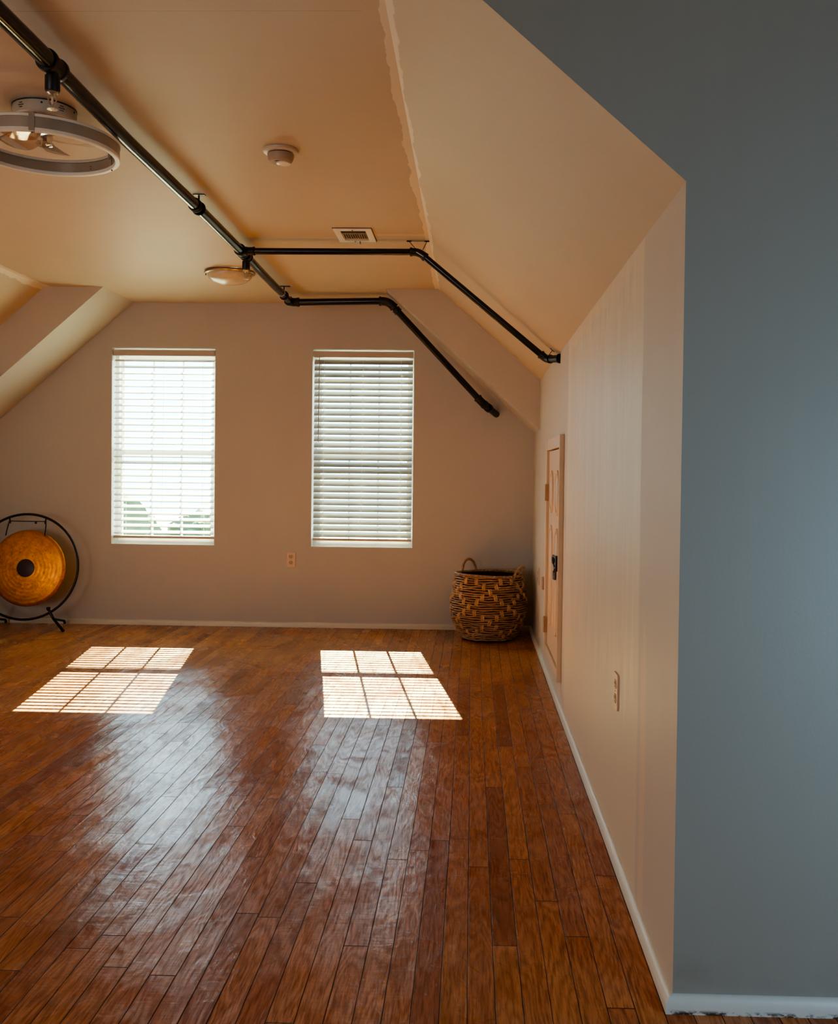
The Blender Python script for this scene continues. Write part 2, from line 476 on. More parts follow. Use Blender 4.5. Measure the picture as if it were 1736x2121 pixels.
# ------------------------------------------------------------------ windows
def window(n, a, b):
    root = empty('window_%d' % n, ((a+b)/2, D, WZ0), kind='structure')
    ox, oy, oz = (a+b)/2, D, WZ0
    Y0 = .095
    def B(bm, x0, x1, y0, y1, z0, z1, bev=0): box(bm, x0-ox, x1-ox, y0, y1, z0-oz, z1-oz, bev)
    bm = NB()
    f = .026
    B(bm, a, a+f, Y0-.02, TH-.002, WZ0, WZ1); B(bm, b-f, b, Y0-.02, TH-.002, WZ0, WZ1)
    B(bm, a+f, b-f, Y0-.02, TH-.002, WZ1-.035, WZ1); B(bm, a+f, b-f, Y0-.02, TH-.002, WZ0, WZ0+.02)
    link('window_frame', bm, MAT_REVEAL, root)
    # sashes
    for nm, z0, z1, y0, bot in (('lower_sash', WZ0+.02, 1.245, Y0-.012, .035), ('upper_sash', 1.205, WZ1-.035, Y0+.018, .04)):
        bm = NB(); s = .022; tp = .035
        xa, xb = a+f, b-f
        B(bm, xa, xa+s, y0, y0+.028, z0, z1); B(bm, xb-s, xb, y0, y0+.028, z0, z1)
        B(bm, xa+s, xb-s, y0, y0+.028, z0, z0+bot); B(bm, xa+s, xb-s, y0, y0+.028, z1-tp, z1)
        sash = link(nm, bm, MAT_REVEAL, root)
        ga, gb, g0, g1 = xa+s, xb-s, z0+bot, z1-tp
        bm = NB(); mw = .006
        for k in (1, 2):
            xm = ga+(gb-ga)*k/3; B(bm, xm-mw, xm+mw, y0+.006, y0+.022, g0, g1)
        link('muntins', bm, MAT_REVEAL, sash)
        bm = NB(); poly(bm, [(ga-ox, y0+.014, g0-oz), (gb-ox, y0+.014, g0-oz), (gb-ox, y0+.014, g1-oz), (ga-ox, y0+.014, g1-oz)])
        link('glass_pane', bm, MAT_GLASS, sash)
    # outside sill
    bm = NB(); B(bm, a-.03, b+.03, TH, TH+.05, WZ0-.04, WZ0)
    link('outer_sill', bm, MAT_REVEAL, root)
    return root
for i, (a, b) in enumerate(WINS): window(i+1, a, b)

# ------------------------------------------------------------------ venetian blinds
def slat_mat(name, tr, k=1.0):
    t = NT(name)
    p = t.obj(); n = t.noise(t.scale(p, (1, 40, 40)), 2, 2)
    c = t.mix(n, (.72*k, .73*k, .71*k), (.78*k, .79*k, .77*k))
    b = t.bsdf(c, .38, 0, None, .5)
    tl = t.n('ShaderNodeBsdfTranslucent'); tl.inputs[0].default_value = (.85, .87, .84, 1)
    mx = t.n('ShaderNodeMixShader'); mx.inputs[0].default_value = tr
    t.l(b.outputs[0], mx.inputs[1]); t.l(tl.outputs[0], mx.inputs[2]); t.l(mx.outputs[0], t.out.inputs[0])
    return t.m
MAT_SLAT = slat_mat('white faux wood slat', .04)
MAT_SLAT_SHADED = slat_mat('shaded white faux wood slat', .0, .50)  # darker copy of the white slat, shade of its faces put into the colour
MAT_RAIL = simple('shaded white blind rail', (.50, .43, .38), .4, var=.03)  # white rail browned, its unlit room side painted into the colour
MAT_CORD = simple('white cord', (.85, .85, .82), .7, var=.05)
MAT_WAND = simple('grey clear wand', (.35, .34, .33), .3, var=.05)
def blind(a, b, tilt, label, wand, smat):
    ox = (a+b)/2
    root = empty('venetian_blind', (ox, D, WZ1-.01), label, 'blind', 'venetian blinds in the back wall windows')
    g = .010; xa, xb = a+g-ox, b-g-ox; w = xb-xa
    ztop, zrail = -.004, -.046
    yc = .040
    bm = NB(); box(bm, xa-.004, xb+.004, .006, .058, zrail, ztop, .002)
    link('head_rail', bm, MAT_RAIL, root)
    n = 28
    z_first, z_last = zrail-.030, WZ0+.085-(WZ1-.01)
    pitch = (z_first-z_last)/(n-1)
    bm = NB(); hw = .0245; th = .0021
    for i in range(n):
        z = z_first-i*pitch
        tl = tilt+random.uniform(-.02, .02)
        # curved slat section: points across width, outer edge raised
        top, bot = [], []
        for k in range(5):
            s = -1+k*.5
            dy, dz = s*hw, (1-s*s)*.0030
            for lst, off in ((top, th), (bot, -th)):
                zz = dz+off
                lst.append((yc+dy*math.cos(tl)-zz*math.sin(tl), z+dy*math.sin(tl)+zz*math.cos(tl)))
        sec = top+bot[::-1]
        sag = random.uniform(-.0012, .0012)
        L = [bm.verts.new((xa, y, zz)) for y, zz in sec]; Mi = [bm.verts.new((0, y, zz+sag)) for y, zz in sec]; R = [bm.verts.new((xb, y, zz+sag*.5)) for y, zz in sec]
        m = len(sec)
        for A, B in ((L, Mi), (Mi, R)):
            for k in range(m): bm.faces.new((A[k], A[(k+1)%m], B[(k+1)%m], B[k]))
        bm.faces.new(L); bm.faces.new(R[::-1])
    link('slats', bm, smat, root, 40)
    zb = z_last-.034
    bm = NB(); box(bm, xa-.002, xb+.002, yc-.026, yc+.026, zb-.009, zb+.009, .003)
    link('bottom_rail', bm, MAT_RAIL, root)
    for fx in (.10, .885):
        x = xa+w*fx
        bm = NB()
        for y in (yc-.0255, yc+.0255): tube(bm, [(x, y, zrail+.004), (x, y, zb+.002)], .0011, 6)
        for i in range(n):
            z = z_first-i*pitch
            tube(bm, [(x, yc-.0255, z-.0245*math.sin(tilt)*1.0-.003), (x, yc+.0255, z+.0245*math.sin(tilt)-.003)], .0007, 4)
        link('ladder_cord', bm, MAT_CORD, root)
    bm = NB(); tube(bm, [(xa+w*.50, .006, zrail+.004), (xa+w*.497, .0055, -.5), (xa+w*.485, .006, zb+.05)], .0009, 6)
    link('lift_cord', bm, MAT_CORD, root)
    if wand:
        bm = NB(); tube(bm, [(xa+w*.055, .0, zrail+.006), (xa+w*.055, -.002, zrail-.02), (xa+w*.05, -.001, -.65)], [.003, .0036, .0036], 8)
        link('tilt_wand', bm, MAT_WAND, root)
blind(*WINS[0], math.radians(22), 'white venetian blind glowing bright in the window nearer the gong', False, MAT_SLAT)
blind(*WINS[1], math.radians(46), 'white venetian blind with grey-shaded slats and a tilt wand, right of the outlet', True, MAT_SLAT_SHADED)

# ------------------------------------------------------------------ sprinkler pipe
def iron(name):
    t = NT(name)
    p = t.obj(); n = t.noise(p, 60, 3); b = t.noise(p, 8, 3)
    c = t.mix(n, (.005, .005, .0055), (.012, .012, .013))
    t.bsdf(c, t.maprange(b, .3, .7, .15, .27), .15, t.bump(n, .05, .002), .5)
    return t.m
MAT_PIPE = iron('gloss black steel pipe')
MAT_FIT = simple('black cast fitting', (.010, .010, .010), .42, .2, bump=.2, nscale=120)
MAT_THREAD = simple('bright pipe thread', (.40, .42, .44), .35, .9, bump=.3, nscale=200)
MAT_BRASS = simple('worn brass sprinkler', (.62, .55, .42), .28, .9)
P = empty('sprinkler_pipe', (-1.20, 4.955, 2.242), 'black steel sprinkler pipe run hung below the ceiling and sloping down to the walls', 'pipe')
PO = Vector(P.location)
def ptube(name, pts, r, mat, seg=24, parent=P, off=PO):
    bm = NB(); tube(bm, [Vector(p)-off for p in pts], r, seg)
    return link(name, bm, mat, parent, 40)
PR, BR = .0230, .0165
ZP = 2.2415
mp = [(-1.183, YF-.9, ZP+.004), (-1.184, 2.66, ZP), (-1.197, 3.30, ZP), (-1.192, 4.10, ZP), (-1.200, 4.955, ZP), (-1.215, 5.6, ZP), (-1.228, 6.43, ZP)]
ptube('main_pipe', mp[0:2], PR*1.07, MAT_PIPE)
ptube('main_pipe', mp[1:4], PR, MAT_PIPE)
ptube('main_pipe', mp[3:5], PR*.98, MAT_PIPE)
ptube('main_pipe', mp[4:7], PR*.98, MAT_PIPE)
def collar(name, c, axis, r, L, mat=MAT_FIT, lip=True):
    c = Vector(c); a = Vector(axis).normalized()
    pts = [c-a*L/2, c-a*L/2+a*.002, c-a*L*.33, c-a*L*.30, c+a*L*.30, c+a*L*.33, c+a*L/2-a*.002, c+a*L/2]
    k = r
    rr = [k*1.08, k*1.13, k*1.13, k, k, k*1.13, k*1.13, k*1.08] if lip else [k*.95]+[k]*6+[k*.95]
    return ptube(name, pts, rr, mat)
def elbow(name, c, d1, d2, r, L, mat=MAT_FIT):
    c = Vector(c); d1 = Vector(d1).normalized(); d2 = Vector(d2).normalized()
    a, b = c+d1*L, c+d2*L
    pts = [a, a-d1*.012, a-d1*.0125]
    rr = [r*1.12, r*1.12, r]
    for i in range(9):
        s = i/8; pts.append((a-d1*.016)*(1-s)**2+c*2*s*(1-s)+(b-d2*.016)*s*s); rr.append(r)
    pts += [b-d2*.0125, b-d2*.012, b]; rr += [r, r*1.12, r*1.12]
    return ptube(name, pts, rr, mat)
# couplings + tees
collar('tee_fitting', (-1.186, 2.69, ZP), (0, 1, 0), PR*1.22, .085)
collar('coupling', (-1.192, 4.10, ZP), (0, 1, 0), PR*1.10, .03)
collar('tee_fitting', (-1.200, 4.955, ZP), (0, 1, 0), PR*1.18, .075)
collar('tee_fitting', (-1.201, 5.065, ZP), (0, 1, 0), PR*1.18, .06)
collar('coupling', (-1.2215, 6.10, ZP), (0, 1, 0), PR*1.08, .012, MAT_THREAD, False)
# front branch
be = Vector((-.286, 4.955, ZP)); le = Vector((.372, 4.955, 1.700))
sd = (le-be).normalized()
ptube('branch_pipe', [(-1.17, 4.955, ZP), be-Vector((.03, 0, 0))], BR, MAT_PIPE)
collar('branch_socket', (-1.155, 4.955, ZP), (1, 0, 0), BR*1.22, .05)
elbow('elbow_fitting', be, (-1, 0, 0), sd, BR*1.22, .046)
ptube('sloping_pipe', [be+sd*.03, le-sd*.03], BR, MAT_PIPE)
we = Vector((W, 4.83, 1.690))
wd = (we-le).normalized()
elbow('elbow_fitting', le, -sd, wd, BR*1.2, .042)
bm = NB(); lo = le-PO
for k in range(5):
    q = be-PO+Vector((-.012+k*.006, -.0195, -.005-k*.0035)); tube(bm, [q, q+Vector((.012, -.002, -.008))], .0022, 6)
link('bright_threads', bm, MAT_THREAD, P, 40)
ptube('wall_stub', [le+wd*.02, we+wd*.004], BR*1.12, MAT_FIT)
collar('wall_flange', we-wd*.006, wd, BR*1.45, .012, MAT_FIT, False)
# back branch
c0 = Vector((-1.230, 6.45, ZP)); c1 = Vector((-.572, 6.43, 2.250)); c2 = Vector((.062, 6.58, 1.592)); c3 = Vector((.165, 6.84, 1.530))
s2 = (c2-c1).normalized()
elbow('elbow_fitting', c0, (0, -1, 0), (c1-c0), PR*1.2, .06)
ptube('branch_pipe', [c0+Vector((.03, 0, 0)), c1-Vector((.03, 0, 0))], PR*.98, MAT_PIPE)
elbow('elbow_fitting', c1, (c0-c1), s2, PR*1.2, .06)
ptube('sloping_pipe', [c1+s2*.03, c2-s2*.03], PR*.93, MAT_PIPE)
collar('coupling', c1+s2*.085, s2, PR*1.14, .03)
s3 = (c3-c2).normalized()
elbow('elbow_fitting', c2, -s2, s3, PR*1.15, .05)
ptube('wall_stub', [c2+s3*.03, c3+s3*.003], PR*1.0, MAT_FIT)
collar('coupling', c2+s3*.12, s3, PR*1.15, .04)
# hangers
def strap(c, dirv, r, foot):
    """loop round a pipe plus a small plate on the surface"""
    c = Vector(c); bm = NB()
    a = Vector(dirv).normalized(); up = Vector((0, 0, 1)); sd_ = a.cross(up).normalized(); up = sd_.cross(a).normalized()
    loop = [c-PO+(sd_*math.cos(t)+up*math.sin(t))*(r+.002) for t in [2*PI*k/24 for k in range(24)]]
    tube(bm, loop, .002, 6, closed=True, flat=(.004, .0015))
    return bm
bm = strap((-1.192, 4.155, ZP), (0, 1, 0), PR*1.05, None)
tube(bm, [Vector((-1.192, 4.155, ZP+PR))-PO, Vector((-1.192, 4.155, CE-.001))-PO], .004, 8)
box(bm, -1.215-PO.x, -1.165-PO.x, 4.143-PO.y, 4.167-PO.y, CE-.004-PO.z, CE-.0005-PO.z)
link('pipe_hanger', bm, MAT_FIT, P, 40)
bm = strap((-1.2235, 6.20, ZP), (0, 1, 0), PR*1.05, None)
tube(bm, [Vector((-1.2235, 6.20, ZP+PR))-PO, Vector((-1.2235, 6.20, CE-.001))-PO], .004, 8)
box(bm, -1.25-PO.x, -1.185-PO.x, 6.19-PO.y, 6.21-PO.y, CE-.004-PO.z, CE-.0005-PO.z)
link('pipe_hanger', bm, MAT_FIT, P, 40)
# trapeze wire hanger at the branch elbow
bm = NB()
for dx, fx in ((-.014, -.052), (.020, .040)):
    tube(bm, [be-PO+Vector((dx, 0, .012)), Vector((be.x+fx, 4.965, CE-.003))-PO], .0018, 6)
    q = Vector((be.x+fx, 4.965, CE-.003))-PO
    tube(bm, [q+Vector((-.012, 0, 0)), q+Vector((.012, 0, 0))], .004, 8)
tube(bm, [Vector((be.x-.055, 4.965, CE-.002))-PO, Vector((be.x+.045, 4.965, CE-.002))-PO], .0013, 6)
link('wire_hanger', bm, MAT_FIT, P, 40)
bm = NB()
nn = Vector((M, 0, 1)).normalized()
q = le+Vector((.004, 0, .01)); zz = K+(W-q.x)*M
foot = Vector((q.x+.026, 4.955, K+(W-q.x-.026)*M))
tube(bm, [q-PO, foot-PO], .0018, 6); tube(bm, [foot-PO-Vector((.012, 0, -.0104)), foot-PO+Vector((.010, 0, -.0087))], .003, 6)
link('wire_hanger', bm, MAT_FIT, P, 40)
# sprinkler heads
def head(x, y):
    ptube('drop_nipple', [(x, y, ZP-PR*.8), (x, y, ZP-.030), (x, y, ZP-.031), (x, y, ZP-.070), (x, y, ZP-.074)], [.0165, .0165, .0205, .0205, .018], MAT_FIT)
    z = ZP-.070
    h = empty('sprinkler_head', (x-PO.x, y-PO.y, z-PO.z)); h.parent = P
    bm = NB(); lathe(bm, [(.0155, .002), (.0155, -.008), (.011, -.012), (.009, -.018), (0, -.018)], 8)
    for s in (-1, 1):
        tube(bm, [(s*.010, 0, -.012), (s*.0125, 0, -.022), (s*.0085, 0, -.036), (s*.002, 0, -.043)], .0022, 8)
    tube(bm, [(0, 0, -.040), (0, 0, -.050)], .003, 8)
    link('frame_arms', bm, MAT_BRASS, h, 40)
    bm = NB(); tube(bm, [(0, 0, -.018), (0, 0, -.029), (0, 0, -.040)], [.0022, .0036, .002], 10)
    link('glass_bulb', bm, simple('clear bulb', (.8, .55, .4), .08), h, 40)
    bm = NB()
    lathe(bm, [(0, -.0495), (.006, -.0495), (.006, -.0505), (0, -.0515)], 24)
    for k in range(14):
        a = 2*PI*k/14; ca, sa = math.cos(a), math.sin(a); w_ = .0017
        vs = [(ca*.004-sa*w_, sa*.004+ca*w_, -.0500), (ca*.0145-sa*w_*1.3, sa*.0145+ca*w_*1.3, -.0515), (ca*.0145+sa*w_*1.3, sa*.0145-ca*w_*1.3, -.0515), (ca*.004+sa*w_, sa*.004-ca*w_, -.0500)]
        prism(bm, vs, 'z', (0, 0, -.0012))
    link('deflector', bm, simple('pale deflector', (.78, .74, .64), .35, .5), h)
head(-1.186, 2.69)
head(-1.201, 5.065)

# ------------------------------------------------------------------ ring ceiling fan
MAT_FANW = simple('warm grey painted metal', (.36, .31, .25), .35, .3)
MAT_FANT = simple('pale fan canopy', (.52, .46, .38), .35, .1)
MAT_LED = simple('milky led diffuser', (.72, .66, .56), .45)
MAT_DARK = simple('dark detail', (.02, .015, .012), .5)
MAT_BLADE = clear_mat('clear acrylic', (.93, .88, .84), .14, .05)
FX, FY = -1.425, 3.175
FAN = empty('ceiling_fan', (FX, FY, CE), 'ring-shaped ceiling fan light with clear blades beside the black pipe', 'ceiling fan')
bm = NB(); lathe(bm, [(0, 0), (.098, 0), (.0995, -.004), (.0995, -.038), (.096, -.042), (.062, -.043), (0, -.043)], 64)
can = link('canopy', bm, MAT_FANT, FAN, 30)
bm = NB(); lathe(bm, [(.1003, -.0005), (.1006, -.0035), (.1003, -.0045)], 64); link('canopy_rim', bm, MAT_DARK, can, 30)
for a0 in (-.62, -1.95):
    bm = NB()
    for i in range(5):
        for j in range(3):
            if (i, j) in ((0, 0), (4, 0), (0, 2), (4, 2)): continue
            a = a0+(i-2)*.045; z = -.013-j*.007
            c = Vector((math.cos(a)*.0994, math.sin(a)*.0994, z))
            d = Vector((math.cos(a), math.sin(a), 0)); tube(bm, [c, c+d*.001], .0017, 8)
    link('vent_holes', bm, MAT_DARK, can)
for a in (-1.25, -.05):
    bm = NB()
    c = Vector((math.cos(a)*.0994, math.sin(a)*.0994, -.014)); d = Vector((math.cos(a), math.sin(a), 0)); tube(bm, [c, c+d*.002], .003, 10)
    link('screw', bm, MAT_DARK, can)
bm = NB(); lathe(bm, [(.074, -.042), (.078, -.047), (.074, -.052), (.055, -.056), (0, -.057)], 48); link('motor_cover', bm, MAT_LED, FAN, 30)
RB, RTp, RR = 2.150-CE, 2.205-CE, .236
bm = NB(); lathe(bm, [(RR, RB+.011), (RR, RTp-.010), (RR-.013, RTp-.010), (RR-.013, RB+.011), (RR, RB+.011)], 96)
ring = link('ring_band', bm, MAT_FANW, FAN, 40)
bm = NB(); lathe(bm, [(RR+.001, RB+.011), (RR+.001, RB+.002), (RR-.002, RB), (RR-.015, RB), (RR-.0165, RB+.003), (RR-.0165, RB+.011)], 96); link('lower_led_strip', bm, MAT_LED, ring, 40)
bm = NB(); lathe(bm, [(RR+.001, RTp-.010), (RR+.001, RTp-.002), (RR-.002, RTp), (RR-.014, RTp), (RR-.0155, RTp-.003), (RR-.0155, RTp-.010)], 96); link('upper_led_strip', bm, MAT_LED, ring, 40)
for ang in (-75, 43, 163):
    a = math.radians(ang); d = Vector((math.cos(a), math.sin(a), 0)); s = Vector((-d.y, d.x, 0))
    bm = NB(); zt = Vector((0, 0, 1))
    tube(bm, [d*.055+zt*-.046, d*.075+zt*-.050, d*.12+zt*-.058, d*.18+zt*-.075, d*.215+zt*-.098, d*(RR-.020)+zt*-.118], .005, 8, flat=(.0055, .0022))
    c = d*(RR-.0065)
    vs = [c+s*q+d*r for q, r in ((-.0085, -.0085), (.0085, -.0085), (.0085, .0085), (-.0085, .0085))]
    prism(bm, [v+zt*(RB+.0005) for v in vs], 'z', (0, 0, RTp-RB+.0006))
    arm = link('arm', bm, MAT_FANW, FAN)
    bm = NB(); tube(bm, [c-d*.003+zt*RB, c-d*.003+zt*(RB-.0025)], .0028, 8); tube(bm, [c+s*.006+zt*RB, c+s*.006+zt*(RB-.002)], .0018, 8)
    link('screw', bm, MAT_DARK, arm)
bm = NB()
for a in (1.25,):
    d = Vector((math.cos(a), math.sin(a), 0))
    for z in (RB+.020, RB+.028): tube(bm, [d*(RR-.0165)+Vector((0, 0, z)), d*(RR-.0145)+Vector((0, 0, z))], .0014, 8)
link('screw_holes', bm, MAT_DARK, ring)
bm = NB(); lathe(bm, [(0, -.056), (.020, -.056), (.024, -.066), (.021, -.080), (.026, -.094), (.022, -.108), (.028, -.114), (.024, -.122), (.010, -.126), (0, -.126)], 32)
hub = link('hub', bm, MAT_BLADE, FAN, 40)
bm = NB(); tube(bm, [(0, 0, -.055), (0, 0, -.108)], .0065, 12); link('spindle', bm, MAT_FANW, hub, 40)
for k in range(5):
    a = math.radians(20+72*k)
    Rm = Matrix.Rotation(a, 3, 'Z')
    bm = NB(); cols = []
    for i in range(9):
        s = i/8; r_ = .024+s*.135
        wdt = .014+.030*math.sin(min(1, s*1.25)*PI*.62)
        if s > .85: wdt *= 1-((s-.85)/.15)**2*.55
        pit = .42-.28*s; dr = .006*math.sin(s*PI)
        row = []
        for q in (-1, 0, 1):
            y_ = q*wdt+ .012*s
            row.append((r_, y_*math.cos(pit), -.100+y_*math.sin(pit)-dr))
        cols.append(row)
    for off in (0,):
        T = [[bm.verts.new(Rm @ Vector(p)+Vector((0, 0, .0008))) for p in row] for row in cols]
        Bt = [[bm.verts.new(Rm @ Vector(p)-Vector((0, 0, .0008))) for p in row] for row in cols]
    for i in range(8):
        for j in range(2):
            bm.faces.new((T[i][j], T[i+1][j], T[i+1][j+1], T[i][j+1])); bm.faces.new((Bt[i][j], Bt[i][j+1], Bt[i+1][j+1], Bt[i+1][j]))
        bm.faces.new((T[i][0], Bt[i][0], Bt[i+1][0], T[i+1][0])); bm.faces.new((T[i][2], T[i+1][2], Bt[i+1][2], Bt[i][2]))
    for j in range(2):
        bm.faces.new((T[0][j], T[0][j+1], Bt[0][j+1], Bt[0][j])); bm.faces.new((T[8][j], Bt[8][j], Bt[8][j+1], T[8][j+1]))
    link('clear_blade', bm, MAT_BLADE, FAN, 40)

# ------------------------------------------------------------------ smoke detector, vent, dome light
MAT_PLAST = simple('aged white plastic', (.62, .52, .41), .4)
MAT_PLAST2 = simple('detector body plastic', (.42, .33, .24), .45)
SD = empty('smoke_detector', (-.722, 3.575, CE), 'small round smoke detector on the ceiling between pipe and crease', 'smoke detector')
bm = NB(); lathe(bm, [(0, 0), (.064, 0), (.0655, -.003), (.064, -.010), (.058, -.014), (.047, -.015), (0, -.015)], 64); link('mounting_base', bm, MAT_PLAST, SD, 30)
bm = NB(); lathe(bm, [(.0455, -.014), (.0455, -.0185)], 48); link('sensor_gap', bm, MAT_DARK, SD, 30)
bm = NB(); lathe(bm, [(.044, -.0175), (.0485, -.018), (.0485, -.022), (.047, -.032), (.043, -.042), (.037, -.0465), (0, -.0475)], 64); body = link('body', bm, MAT_PLAST2, SD, 30)
bm = NB(); lathe(bm, [(0, -.047), (.026, -.047), (.026, -.0505), (.022, -.0525), (0, -.053)], 40, c=(.010, .004, 0)); link('test_button', bm, simple('pale button plastic', (.80, .72, .62), .3), body, 30)
bm = NB()
tube(bm, [(.028, -.036, -.020), (.0275, -.0355, -.034)], .0018, 6); link('slot', bm, MAT_DARK, body); bm = NB()
box(bm, -.016, -.002, -.024, -.021, -.0480, -.0470)
link('indicator', bm, MAT_DARK, body)

VT = empty('ceiling_vent', (-.601, 4.843, CE), 'square white air vent with fine louvres in the ceiling, behind the smoke detector', 'vent')
hx, hy = .094, .132
MAT_VENT = simple('white enamelled vent', (.86, .82, .74), .35)
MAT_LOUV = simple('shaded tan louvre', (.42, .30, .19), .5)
bm = NB()
ix, iy = .062, .096
for (x0, x1, y0, y1) in ((-hx, -ix, -hy, hy), (ix, hx, -hy, hy), (-ix, ix, -hy, -iy), (-ix, ix, iy, hy)):
    box(bm, x0, x1, y0, y1, -.007, -.0005)
link('frame', bm, MAT_VENT, VT)
bm = NB(); box(bm, -hx-.003, hx+.003, -hy-.004, hy+.003, -.0025, -.0002); link('shadow_outline', bm, simple('brown shadow line', (.10, .05, .025), .7), VT)  # dark sheet edging the vent, painted in place of a shadow line
bm = NB(); box(bm, -ix, ix, -iy, iy, -.0035, -.0026); link('duct_opening', bm, MAT_DARK, VT)
bm = NB()
for i in range(11):
    x = -ix+.006+i*(2*ix-.012)/10; box(bm, x-.0022, x+.0022, -.040, .060, -.0075, -.0035)
box(bm, -ix, ix, -.046, -.040, -.008, -.003); box(bm, -ix, ix, .060, .096, -.006, -.0035)
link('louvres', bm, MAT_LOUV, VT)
bm = NB(); tube(bm, [(.012, .112, -.006), (.014, .114, -.020)], .002, 8); link('damper_lever', bm, MAT_DARK, VT)
for q in ((0, -.112), (-.012, .114)):
    bm = NB(); tube(bm, [(q[0], q[1], -.006), (q[0], q[1], -.010)], .003, 8); link('screw', bm, MAT_DARK, VT)

DL = empty('dome_light', (-1.465, 5.765, CE), 'frosted glass dome ceiling light near the back wall, left of the pipe', 'ceiling light')
bm = NB(); lathe(bm, [(0, 0), (.140, 0), (.146, -.004), (.150, -.012), (.146, -.017), (.128, -.019)], 64); rim = link('metal_rim', bm, simple('antique rim metal', (.50, .38, .28), .28, .7), DL, 30)
t = NT('alabaster glass'); n = t.noise(t.obj(), 40, 5, .7)
t.bsdf(t.mix(n, (.55, .45, .30), (.72, .64, .50)), .22, 0, None, .5); MAT_ALAB = t.m
bm = NB(); lathe(bm, [(.132, -.018)]+[(.132*math.cos(a), -.018-.060*math.sin(a)) for a in [PI/2*k/12 for k in range(1, 12)]]+[(0, -.078)], 64); link('glass_shade', bm, MAT_ALAB, DL, 60)
for ang in (-165, -20, 95):
    a = math.radians(ang); bm = NB(); c = Vector((math.cos(a)*.139, math.sin(a)*.139, -.016))
    tube(bm, [c+Vector((0, 0, .002)), c-Vector((0, 0, .010)), c-Vector((0, 0, .014))], [.004, .006, .002], 10)
    link('clip', bm, simple('clip metal', (.5, .38, .28), .25, .8), rim, 40)

# ------------------------------------------------------------------ gong on its stand
GC = Vector((-3.10, 6.62, .0))
G = empty('gong', GC, 'bronze gong hanging in a round black metal hoop stand at the left', 'gong')
MAT_BLK = simple('black powder coat', (.006, .006, .0065), .38, .2)
lean = math.radians(6.5)
RL = Matrix.Rotation(-lean, 4, 'X')
def gp(x, z, y=0):   # point on leaning hoop plane relative to hoop centre
    v = Matrix.Rotation(-lean, 3, 'X') @ Vector((x, y, z)); return v+Vector((0, 0, .427))
HR = .371
bm = NB(); tube(bm, [gp(HR*math.cos(2*PI*k/96), HR*.985*math.sin(2*PI*k/96)) for k in range(96)], .0085, 12, closed=True)
link('hoop', bm, MAT_BLK, G, 60)
DR = .266
t = NT('hammered bronze')
p = t.obj(); x, y, z = t.sep(p)
rad = t.math('SQRT', t.math('ADD', t.math('MULTIPLY', x, x), t.math('MULTIPLY', y, y)))
ang = t.math('ARCTAN2', y, x)
pn = t.comb(t.math('MULTIPLY', rad, 40), t.math('MULTIPLY', t.math('ABSOLUTE', ang), 3), 0)
n1 = t.noise(pn, 1.0, 5, .7); n2 = t.noise(p, 24, 6, .75, .4); n3 = t.noise(p, 6, 3)
c = t.mix(t.ss(n2, .35, .70), (.95, .34, .02), (.50, .15, .015))
c = t.mix(t.math('MULTIPLY', t.ss(rad, .14, .25), .6), c, (.42, .13, .015))
c = t.mix(t.math('MULTIPLY', t.ss(n1, .50, .70), .45), c, (.25, .07, .012))
c = t.mix(t.math('MULTIPLY', t.ss(t.noise(p, 75, 2), .66, .70), t.math('MULTIPLY', t.ss(n3, .45, .6), .8)), c, (.10, .015, .008))
c = t.mix(t.math('MULTIPLY', t.ss(n3, .5, .7), .3), c, (1, .45, .05))
t.bsdf(c, t.maprange(n2, .3, .7, .30, .46), .72, t.bump(t.math('ADD', n2, t.math('MULTIPLY', t.math('SINE', t.math('MULTIPLY', rad, 240)), .18)), .35, .004), .5)
MAT_GONG = t.m
# lathe around local z, then turned to face the room
bm = NB(); lathe(bm, [(0, .000), (.055, .000), (.10, .003), (.18, .010), (.245, .018), (.258, .021), (DR-.001, .028), (DR, .031), (DR-.001, .040), (DR-.005, .041), (DR-.006, .032), (.24, .024), (0, .006)], 96)
gd = link('disc', bm, MAT_GONG, G, 40)
dm = Matrix.Translation(gp(.012, -.010, -.020)) @ RL @ Matrix.Rotation(PI/2, 4, 'X') @ Matrix.Rotation(PI, 4, 'X') @ Matrix.Rotation(math.radians(0), 4, 'Z')
gd.matrix_local = dm
bm = NB(); lathe(bm, [(0, -.0022), (.060, -.0022), (.0625, -.0010), (.0625, .001)], 48)
link('centre_disc', bm, simple('dark lacquered centre', (.035, .016, .012), .45), gd, 30)
# upper hanger bar with brackets and cords
bm = NB()
for s in (-1, 1): tube(bm, [gp(s*.137, HR*.925), gp(s*.126, HR*.925-.016), gp(s*.128, HR*.925-.034)], .0052, 8)
tube(bm, [gp(-.132, .316), gp(.132, .316)], .0032, 10)
for x_ in (-.125, .125): tube(bm, [gp(x_, .320), gp(x_, .300)], .0065, 10)
bar = link('hanger_bar', bm, MAT_BLK, G, 60)
bm = NB(); tube(bm, [gp(.058, .316), gp(.058, .303), gp(.058, .298)], [.005, .009, .004], 10); link('knob', bm, MAT_BLK, bar, 60)
for s in (-1, 1):
    bm = NB(); tube(bm, [gp(s*.128, .318), gp(s*.134, .28, -.008), gp(s*.138, .214, -.026)], .0042, 8)
    link('cord', bm, MAT_BLK, G, 60)
